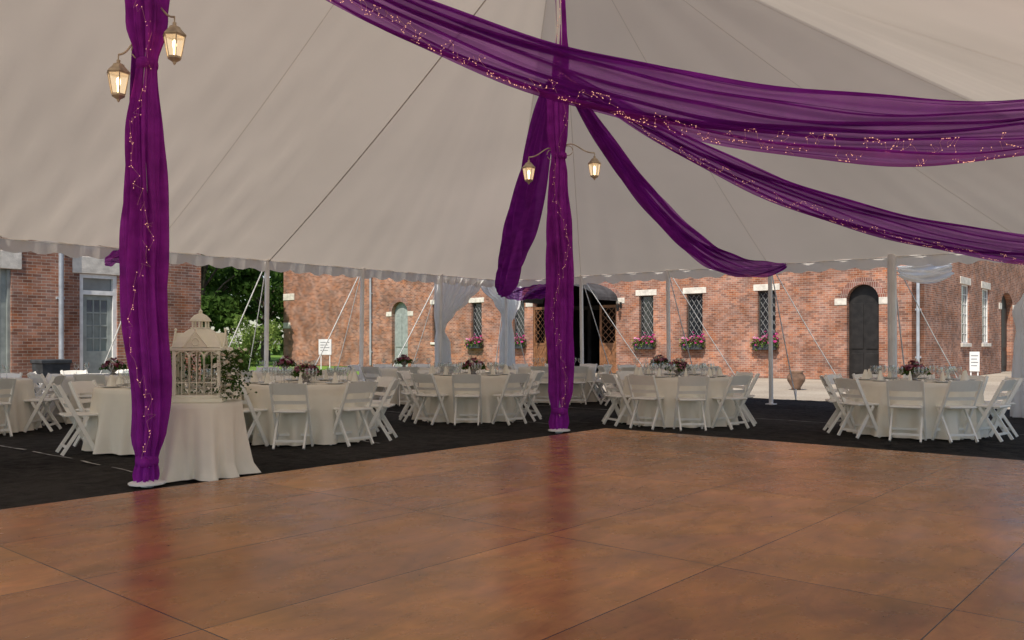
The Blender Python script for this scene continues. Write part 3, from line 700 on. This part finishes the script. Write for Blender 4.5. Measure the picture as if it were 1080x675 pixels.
def window(par,loc,rot,a,b,z0,z1,ar=0,style='diamond',frame=M_winframe,D=.16):
    w=empty('window',loc,rot,parent=par)
    g=G(); t=.05
    g.box(a,a+t,D-.03,D+.04,z0,z1-ar); g.box(b-t,b,D-.03,D+.04,z0,z1-ar); g.box(a+t,b-t,D-.03,D+.04,z0,z0+t)
    g.box(a+t,b-t,D-.03,D+.04,z1-t,z1)
    put(g,'frame',frame,parent=w)
    g=G(); g.face([(a,D+.02,z0),(b,D+.02,z0),(b,D+.02,z1),(a,D+.02,z1)])
    put(g,'pane',M_glass,parent=w)
    g=G(); zt=z1-ar
    if style=='diamond':
        A,B=a+t,b-t
        for sgn in (1,-1):
            c=-3.0
            while c<6:
                pts=[]
                for x in (A,B): pts.append((x,sgn*1.5*(x-A)+c+ (0 if sgn>0 else 1.5*(B-A))))
                (xa,za),(xb,zb)=pts
                lo,hi=z0+t,zt-t
                def cl(x1_,z1_,x2_,z2_):
                    if max(z1_,z2_)<lo or min(z1_,z2_)>hi: return None
                    f=lambda z:(x1_+(x2_-x1_)*(z-z1_)/(z2_-z1_))
                    P=[x1_,z1_];Q=[x2_,z2_]
                    for T in (P,Q):
                        if T[1]<lo: T[0]=f(lo);T[1]=lo
                        elif T[1]>hi: T[0]=f(hi);T[1]=hi
                    return P,Q
                r=cl(xa,za,xb,zb)
                if r and abs(r[0][1]-r[1][1])>.05: g.tube([(r[0][0],D+.01,r[0][1]),(r[1][0],D+.01,r[1][1])],.008,4)
                c+=.33
    else:
        for i in range(1,3): x=a+(b-a)*i/3; g.box(x-.012,x+.012,D,D+.018,z0,zt)
        n=max(2,int((zt-z0)/.35))
        for i in range(1,n): z=z0+(zt-z0)*i/n; g.box(a+t,b-t,D+.001,D+.017,z-.012,z+.012)
    put(g,'muntins',M_lead if style=='diamond' else frame,parent=w)
    return w
def stone(par,loc,rot,boxes,name):
    for x0,x1,z0,z1,p in boxes:
        g=G(); g.box(x0,x1,-p,.06,z0,z1,.01); put(g,name,M_stone,loc,rot,parent=par)
PB=(12.0,30.0)
tb=lambda x:on_line(PB,V,(x-540)/900)
house=empty('brick_carriage_house',(PB[0],PB[1],0),0,'long red brick carriage house with arched doorways and leaded windows','building')
wins=[(674,689),(724,741),(799,818),(541,553),(497,508),(456,465)]
ops=[]; HB=7.2
for a,b in wins: ops.append((tb(a),tb(b),1.35,3.28,0))
arch_big=(tb(562),tb(650),0,4.0,.85); arch_r=(tb(893),tb(927),0,3.36,.55); arch_l=(tb(413),tb(430),0,3.5,.6)
ops+= [arch_big,arch_r,arch_l]
TL0=tb(299); TL1=tb(975)
put(wall_geo(TL0,TL1,HB,ops),'wall',M_brick,(0,0,0),TB,parent=house)
for a,b,z0,z1,_ in ops[:6]:
    window(house,(0,0,0),TB,a,b,z0,z1)
    stone(house,(0,0,0),TB,[(a-.16,b+.16,z1+.002,z1+.24,.02)],'lintel'); stone(house,(0,0,0),TB,[(a-.10,b+.10,z0-.12,z0-.002,.06)],'sill')
M_arch=brick_mat('arch_brick',(.26,.10,.07),(.15,.06,.045),(.38,.31,.25),.075,.215,.008)
for a,b,z0,z1,ar in (arch_big,arch_r,arch_l):
    stone(house,(0,0,0),TB,[(a-.42,a-.003,z1-ar-.16,z1-ar+.08,.025),(b+.003,b+.42,z1-ar-.16,z1-ar+.08,.025)],'impost_block')
    g=G(); cx=(a+b)/2; hw=(b-a)/2; n=24; rows=[]
    for k in range(n+1):
        t=pi*k/n
        rows.append([(cx-hw*math.cos(t),-.012,z1-ar+ar*math.sin(t)+.0),(cx-(hw+.24)*math.cos(t),-.012,z1-ar+(ar+.24)*math.sin(t)),(cx-(hw+.24)*math.cos(t),.01,z1-ar+(ar+.24)*math.sin(t))])
    g.quadgrid(rows); put(g,'brick_arch',M_arch,(0,0,0),TB,parent=house)
stone(house,(0,0,0),TB,[(TL0+.002,TL0+1.1,3.9,4.3,.03)],'quoin'); stone(house,(0,0,0),TB,[(TL0+.002,TL0+.7,2.2,2.55,.03)],'quoin')
stone(house,(0,0,0),TB,[(tb(955),TL1+.03,3.55,3.9,.03)],'quoin')
a,b,z0,z1,ar=arch_big; cx=(a+b)/2+.35; hw=(b-a)/2-.25; g=G(); rows=[]
for j in range(3):
    y=-.02-.75*j
    rows.append([(cx-hw*math.cos(pi*k/20),y,z1-ar-.05+(ar+.02)*math.sin(pi*k/20)) for k in range(21)])
rows.append([(p[0],p[1]-.01,p[2]-.16) for p in rows[-1]])
g.quadgrid(rows); put(g,'awning',M_awn,(0,0,0),TB,parent=house,smooth=False)
def arch_panel(a,b,z1,ar,y,mat,name,par,loc,rot,th=.06):
    g=G(); n=14; cx=(a+b)/2; hw=(b-a)/2
    pr=[(a,0.02),(b,0.02)]+[(cx+hw*math.cos(pi*k/n),z1-ar+ar*math.sin(pi*k/n)) for k in range(n+1)]
    g.face([(x,y,z) for x,z in pr]); 
    for x0,x1 in ((a+.1,cx-.05),(cx+.05,b-.1)):
        for z0,zz in ((.25,.95),(1.1,z1-ar-.1)): 
            if x1-x0>.08: g.box(x0,x1,y-.03,y-.002,z0,zz,.01)
    return put(g,name,mat,loc,rot,parent=par)
arch_panel(arch_r[0],arch_r[1],3.36,.55,.25,M_blackdoor,'door',house,(0,0,0),TB)
arch_panel(arch_l[0],arch_l[1],3.5,.6,.22,M_greydoor,'door',house,(0,0,0),TB)
def leaf_door(x,ang,w=.85,h=2.95):
    d=empty('door',tuple(Vector((math.cos(TB)*x-math.sin(TB)*.05,math.sin(TB)*x+math.cos(TB)*.05,0))),TB+ang,parent=house)
    g=G(); g.box(0,.10,-.03,.03,.02,h); g.box(w-.10,w,-.03,.03,.02,h); g.box(.10,w-.10,-.03,.03,.02,.3); g.box(.10,w-.10,-.03,.03,h-.12,h); g.box(.10,w-.10,-.03,.03,1.2,1.32)
    g.box(.10,w-.10,-.012,.012,.3,1.2)
    g.bar((.12,-.022,.32),(w-.12,-.022,1.18),.08,.02); g.bar((w-.12,-.024,.32),(.12,-.024,1.18),.08,.02)
    for i in range(-4,9):
        for sg in (1,-1):
            z_a=1.32+i*.30; x0,x1=.10,w-.10; za,zb=(z_a,z_a+(x1-x0)) if sg>0 else (z_a+(x1-x0),z_a)
            lo,hi=1.32,h-.12
            if max(za,zb)<=lo or min(za,zb)>=hi: continue
            def cp(z): return x0+(x1-x0)*(z-za)/(zb-za)
            P=(x0,za);Q=(x1,zb)
            if P[1]<lo:P=(cp(lo),lo)
            if P[1]>hi:P=(cp(hi),hi)
            if Q[1]<lo:Q=(cp(lo),lo)
            if Q[1]>hi:Q=(cp(hi),hi)
            if abs(P[1]-Q[1])>.04: g.bar((P[0],.004*sg,P[1]),(Q[0],.004*sg,Q[1]),.022,.012)
    put(g,'leaf',M_oak,parent=d)
leaf_door(arch_big[0]+.02,R(-8)); leaf_door(arch_big[1]-.88,R(6))
g=G(); a,b=arch_big[0]-1,arch_big[1]+1
g.face([(a,.4,0.005),(b,.4,0.005),(b,7,0.005),(a,7,0.005)]); g.face([(a,7,0),(b,7,0),(b,7,4.3),(a,7,4.3)]); g.face([(a,.4,0),(a,7,0),(a,7,4.3),(a,.4,4.3)]); g.face([(b,.4,0),(b,.4,4.3),(b,7,4.3),(b,7,0)]); g.face([(a,.4,4.3),(a,7,4.3),(b,7,4.3),(b,.4,4.3)])
for x in (a+1.9,b-2.1): g.box(x-.09,x+.09,3.2,3.38,0,4.3)
g.box(a+2.3,b-2.2,6.0,6.5,0,1.0); g.box(a+.2,b-.2,3.0,3.2,2.9,3.1)
put(g,'interior',M_inner,(0,0,0),TB,parent=house)
g=G(); g.face([(TL0,-.35,HB-.05),(TL1+.35,-.35,HB-.05),(TL1-5,6,HB+4),(TL0,6,HB+4)]); g.face([(TL1+.35,-.35,HB-.05),(TL1+.35,26,HB-.05),(TL1-5,26,HB+4),(TL1-5,6,HB+4)]); put(g,'roof',M_roof,(0,0,0),TB,parent=house)
def pipe(par,loc,rot,x,h,r=.055,y=-.09):
    g=G(); g.tube([(x,y,.1),(x,y,h)],r,10)
    for z in (.8,2.4,4): g.box(x-.09,x+.09,y+.01,0,z,z+.06)
    return put(g,'downpipe',M_pipe,loc,rot,parent=par)
pipe(house,(0,0,0),TB,tb(969),HB); 
pipe(house,(0,0,0),TB,tb(392),HB,.06)
PC=(PB[0]+V[0]*TL1,PB[1]+V[1]*TL1); sb=lambda x:on_line(PC,U,(x-540)/900)
rel=(PC[0]-PB[0],PC[1]-PB[1],0)
so=[(sb(1014),sb(1022),1.3,3.55,0),(sb(1036),sb(1043),1.3,3.55,0),(sb(1056),sb(1068),0,3.6,.6)]
put(wall_geo(0,26,HB,so),'wall',M_brick,rel,TH,parent=house)
for a,b,z0,z1,ar in so[:2]:
    window(house,rel,TH,a,b,z0,z1,0,'grid',M_whiteframe,.08)
    stone(house,rel,TH,[(a-.2,b+.2,z1+.002,z1+.28,.03)],'lintel'); stone(house,rel,TH,[(a-.12,b+.12,z0-.14,z0-.002,.07)],'sill')
a,b,z0,z1,ar=so[2]; arch_panel(a,b,z1,ar,.25,M_blackdoor,'door',house,rel,TH); stone(house,rel,TH,[(a-.5,a-.003,z1-ar-.2,z1-ar+.08,.03),(b+.003,b+.5,z1-ar-.2,z1-ar+.08,.03)],'impost_block')
PW=(-10.75,22.0); wb=lambda x:on_line(PW,U,(x-540)/900)
wing=empty('brick_wing',(PW[0],PW[1],0),0,'red brick wing with glazed door, stone lintels and steel downpipe','building')
dr=(wb(84),wb(124),0,3.08,0); d2=(wb(-22),wb(12),0,3.08,0); w3=(-9,-7.8,1,3,0)
put(wall_geo(-22,wb(212),6,[dr,d2,w3]),'wall',M_brick,(0,0,0),TH,parent=wing)
g=G(); e=wb(212); g.face([(e,.0,0),(e,7,0),(e,7,6),(e,0,6)]); put(g,'end_wall',M_brick,(0,0,0),TH,parent=wing)
g=G(); g.face([(-22,-.3,5.95),(e+.3,-.3,5.95),(e+.3,4,9),(-22,4,9)]); g.face([(-22,8,5.95),(-22,4,9),(e+.3,4,9),(e+.3,8,5.95)]); put(g,'roof',M_roof,(0,0,0),TH,parent=wing)
for d in (dr,d2): stone(wing,(0,0,0),TH,[(d[0]-.18,d[1]+.22,3.085,3.52,.025)],'lintel')
window(wing,(0,0,0),TH,*w3,style='grid',frame=M_whiteframe)
a,b=dr[0],dr[1]
d=empty('door',(0,0,0),TH,parent=wing)
g=G(); g.box(a,a+.10,.04,.18,0.02,3.08); g.box(b-.10,b,.04,.18,0.02,3.08); g.box(a+.10,b-.10,.04,.18,2.98,3.08); g.box(a+.10,b-.10,.04,.18,2.55,2.66); put(g,'frame',M_whiteframe,parent=d)
g=G(); A,B=a+.10,b-.10; g.box(A,A+.12,.11,.16,.03,2.55); g.box(B-.12,B,.11,.16,.03,2.55); g.box(A+.12,B-.12,.11,.16,.03,1.1); g.box(A+.12,B-.12,.11,.16,2.42,2.55)
for i in range(1,3): x=A+.12+(B-A-.24)*i/3; g.box(x-.018,x+.018,.12,.15,1.1,2.42)
for i in range(1,4): z=1.1+1.32*i/4; g.box(A+.12,B-.12,.121,.149,z-.018,z+.018)
put(g,'leaf',M_greydoor,parent=d)
M_pglass=mk('bright_door_glass',(.16,.19,.20),.08,.2,1.5,spec=.8)
g=G(); g.face([(A,.14,1.05),(B,.14,1.05),(B,.14,3.05),(A,.14,3.05)]); put(g,'pane',M_pglass,parent=d)
g=G(); a,b=d2[0],d2[1]; g.box(b-.07,b,.06,.18,.02,3.08); g.box(a,b-.07,.12,.17,.02,3.08); put(g,'door',M_greydoor,(0,0,0),TH,parent=wing)
pipe(wing,(0,0,0),TH,wb(63),6,.06); 
# ------------------------------------------------------------------ flower boxes
def build_fb(loc,rot):
    rnd=random.Random(9)
    o=empty('flower_box',loc,rot,'window box full of pink flowers below a leaded window','flower box','flower boxes under the windows')
    g=G(); g.box(-.45,.45,-.26,-.07,-.24,-.02,.01); put(g,'box',M_planter,parent=o)
    g=G()
    for i in range(85):
        c=(rnd.uniform(-.50,.50),rnd.uniform(-.34,-.05),rnd.gauss(.14,.09)); g.m=rnd.choice((0,0,1,1)); fg=flower_geo(rnd,1,.02,.01,.06,[g.m],0)
        i0=len(g.v); g.v+=[(v[0]+c[0],v[1]+c[1],v[2]+c[2]) for v in fg.v]; g.f+=[tuple(i0+q for q in f) for f in fg.f]; g.mi+=fg.mi
    put(g,'blossoms',[M_pink,M_lpink],parent=o)
    g=G()
    for i in range(420): g.leaf((rnd.uniform(-.5,.5),rnd.uniform(-.34,-.05),rnd.gauss(.03,.09)),.05,rnd)
    put(g,'leaves',M_leaf2,parent=o); return o
fb=None
for a,b,z0,z1,_ in ops[:5]:
    x=(a+b)/2; loc=Vector((PB[0]+V[0]*x,PB[1]+V[1]*x,z0-.06))
    if fb is None: fb=build_fb(loc,TB)
    else: dup(fb,loc,TB)
x=tb(655); loc=Vector((PB[0]+V[0]*x,PB[1]+V[1]*x,2.9)); o=empty('wall_lantern',loc,TB,'black wall lantern beside the arched doorway','lantern')
g=G(); g.box(-.05,.05,-.03,0,-.1,.15); g.tube([(0,-.02,.1),(0,-.2,.16),(0,-.24,.08)],.012,6); g.lathe([(.001,.08),(.03,.06),(.10,.0),(.085,-.01),(.055,-.22),(.06,-.24),(.001,-.26)],6,(0,-.24,0)); put(g,'frame',M_blackdoor,parent=o)
def sign(k,Z,w,h,zc,rot,label):
    o=empty('sign',(k*Z,Z,0),rot,label,'sign')
    g=G(); g.box(-w/2,w/2,-.02,.02,zc-h/2,zc+h/2,.004); put(g,'board',M_sign,parent=o)
    for s_ in (-1,1):
        g=G(); g.tube([(s_*w*.35,.03,0),(s_*w*.35,.03,zc+h/2-.02)],.02,6); put(g,'post',M_pole,parent=o)
    g=G()
    for i in range(4): z=zc+h*.3-i*h*.17; g.box(-w*.36,w*(.36-.12*(i%2)),-.0235,-.021,z-h*.02,z+h*.02)
    put(g,'print',M_ink,parent=o)
sign(-.219,34,.55,.62,1.15,R(-15),'white notice board with grey print standing on two posts')
sign(.542,27,.28,.62,.72,R(-20),'narrow white notice board on short posts by the brick wall')
def planter(k,Z,w,h,mat,name,label,cat):
    o=empty(name,(k*Z,Z,0),TH,label,cat); g=G()
    g.quadgrid([[(-w*.42,-w*.42,0),(w*.42,-w*.42,0),(w*.42,w*.42,0),(-w*.42,w*.42,0)],[(-w/2,-w/2,h*.9),(w/2,-w/2,h*.9),(w/2,w/2,h*.9),(-w/2,w/2,h*.9)]],True)
    put(g,'body',mat,parent=o); g=G(); g.box(-w*.54,w*.54,-w*.54,w*.54,h*.9,h,.015); put(g,'rim',mat,parent=o)
planter(-.54,20,.62,.92,M_planter,'planter','square dark grey planter standing by the brick wing','planter')
o=empty('clay_pot',(.333*24,24,0),0,'brown clay urn standing on the gravel','pot'); g=G(); g.lathe([(.001,0),(.13,0),(.12,.05),(.24,.25),(.25,.36),(.17,.47),(.22,.52),(.20,.52),(.15,.46)],20); put(g,'body',M_clay,parent=o,smooth=True)
# ------------------------------------------------------------------ trees
def build_tree(loc,h,seed,label,cr=4.0,n=9000,leaf=.17,mat=M_leaf):
    rnd=random.Random(seed); o=empty('tree',loc,0,label,'tree','trees beyond the courtyard')
    g=G(); top=Vector((rnd.gauss(0,.3),rnd.gauss(0,.3),h*.8)); g.tube([(0,0,-.1),(.05,0,h*.2),top*.5,top],[h*.028,h*.021,h*.014,h*.004],9)
    cl=[]
    for i in range(30):
        t=.18+.78*i/30; a=rnd.random()*6.3; r=cr*(.35+.65*math.sin(pi*min(1,t*.95)))*(.4+.6*rnd.random())
        c=Vector((r*math.cos(a),r*math.sin(a),h*(t+.06*rnd.random()))); cl.append((c,cr*(.20+.18*rnd.random())))
        b=top*max(.25,t-.12); g.tube([b,b.lerp(c,.5)+Vector((0,0,.2)),c],[h*.008,h*.005,h*.002],5)
    cl.append((Vector((0,0,h*.97)),cr*.3)); put(g,'trunk',M_bark,parent=o,smooth=True)
    g=G()
    for i in range(n):
        c,r=rnd.choice(cl); d=Vector((rnd.gauss(0,1),rnd.gauss(0,1),rnd.gauss(0,.6))).normalized()*r*(rnd.random()**.4); g.leaf(c+d,leaf*(.6+.8*rnd.random()),rnd)
    put(g,'crown',mat,parent=o)
for i,(x,y,h) in enumerate([(-17.9,49,10.5),(-23,56,13),(-18.5,64,14),(-28,68,15)]):
    build_tree((x,y,0),h,20+i,'dark green tree standing on the lawn',h*.33)
def shrub(k,Z,w,h,seed,mat,label,white=0):
    rnd=random.Random(seed); o=empty('shrub',(k*Z,Z,0),0,label,'shrub')
    g=G(); 
    for i in range(7): a=i*.9; g.tube([(0,0,0),(w*.2*math.cos(a),w*.2*math.sin(a),h*.4),(w*.35*math.cos(a),w*.35*math.sin(a),h*.75)],[.04,.025,.01],5)
    put(g,'stem',M_bark,parent=o)
    g=G(); cl=[(Vector((rnd.gauss(0,w*.24),rnd.gauss(0,w*.24),h*(.2+.65*rnd.random()))),w*.17) for _ in range(16)]
    for i in range(3600):
        c,r=rnd.choice(cl); d=Vector((rnd.gauss(0,1),rnd.gauss(0,1),rnd.gauss(0,1))).normalized()*r*rnd.random()**.4; p=c+d
        if p.z<0: p.z=.05
        g.m=1 if rnd.random()<white else 0; g.leaf(p,.07,rnd)
    put(g,'foliage',[mat,M_cream],parent=o)
shrub(-.312,40,2.7,2.7,1,M_leaf2,'rounded light green shrub on the lawn',.03)
shrub(-.345,34,1.8,1.1,2,M_leaf,'low dark green shrub at the lawn edge')
g=G(); rnd=random.Random(3)
cl=[(Vector((-75+95*rnd.random(),88+14*rnd.random(),1+13*rnd.random())),2.6) for _ in range(130)]
for i in range(18000):
    c,r=rnd.choice(cl); g.leaf(c+Vector((rnd.gauss(0,1),rnd.gauss(0,1),rnd.gauss(0,1)))*r*.6,.5,rnd)
put(g,'woodland',M_leaf,label='dense green woodland behind the brick buildings',cat='woodland',kind='stuff')
# ------------------------------------------------------------------ light
SE=R(53); az=Vector((-.45,-.89,0)).normalized()
sd=Vector((az.x*math.cos(SE),az.y*math.cos(SE),math.sin(SE)))
l=bpy.data.lights.new('sun','SUN'); l.energy=5.0; l.angle=R(.5); l.color=(1,.93,.83)
o=bpy.data.objects.new('sun',l); COL.objects.link(o); o.rotation_euler=(-sd).to_track_quat('-Z','Y').to_euler(); o.location=(0,0,30)
w=bpy.data.worlds.new('World'); scene.world=w; w.use_nodes=True; nt=w.node_tree; nt.nodes.clear()
bg=nt.nodes.new('ShaderNodeBackground'); sk=nt.nodes.new('ShaderNodeTexSky'); ou=nt.nodes.new('ShaderNodeOutputWorld')
sk.sky_type='NISHITA'; sk.sun_disc=False; sk.sun_elevation=SE; sk.sun_rotation=math.atan2(az.x,az.y)
nt.links.new(sk.outputs[0],bg.inputs[0]); bg.inputs[1].default_value=.15; nt.links.new(bg.outputs[0],ou.inputs[0])
cam=bpy.data.cameras.new('camera'); cam.lens=30; cam.sensor_width=36; cam.shift_y=.0227; cam.clip_end=3000
o=bpy.data.objects.new('camera',cam); COL.objects.link(o); o.location=(0,0,1.3); o.rotation_euler=(R(90),0,0); scene.camera=o
scene.view_settings.view_transform='Standard'; scene.view_settings.look='None'; scene.view_settings.exposure=0
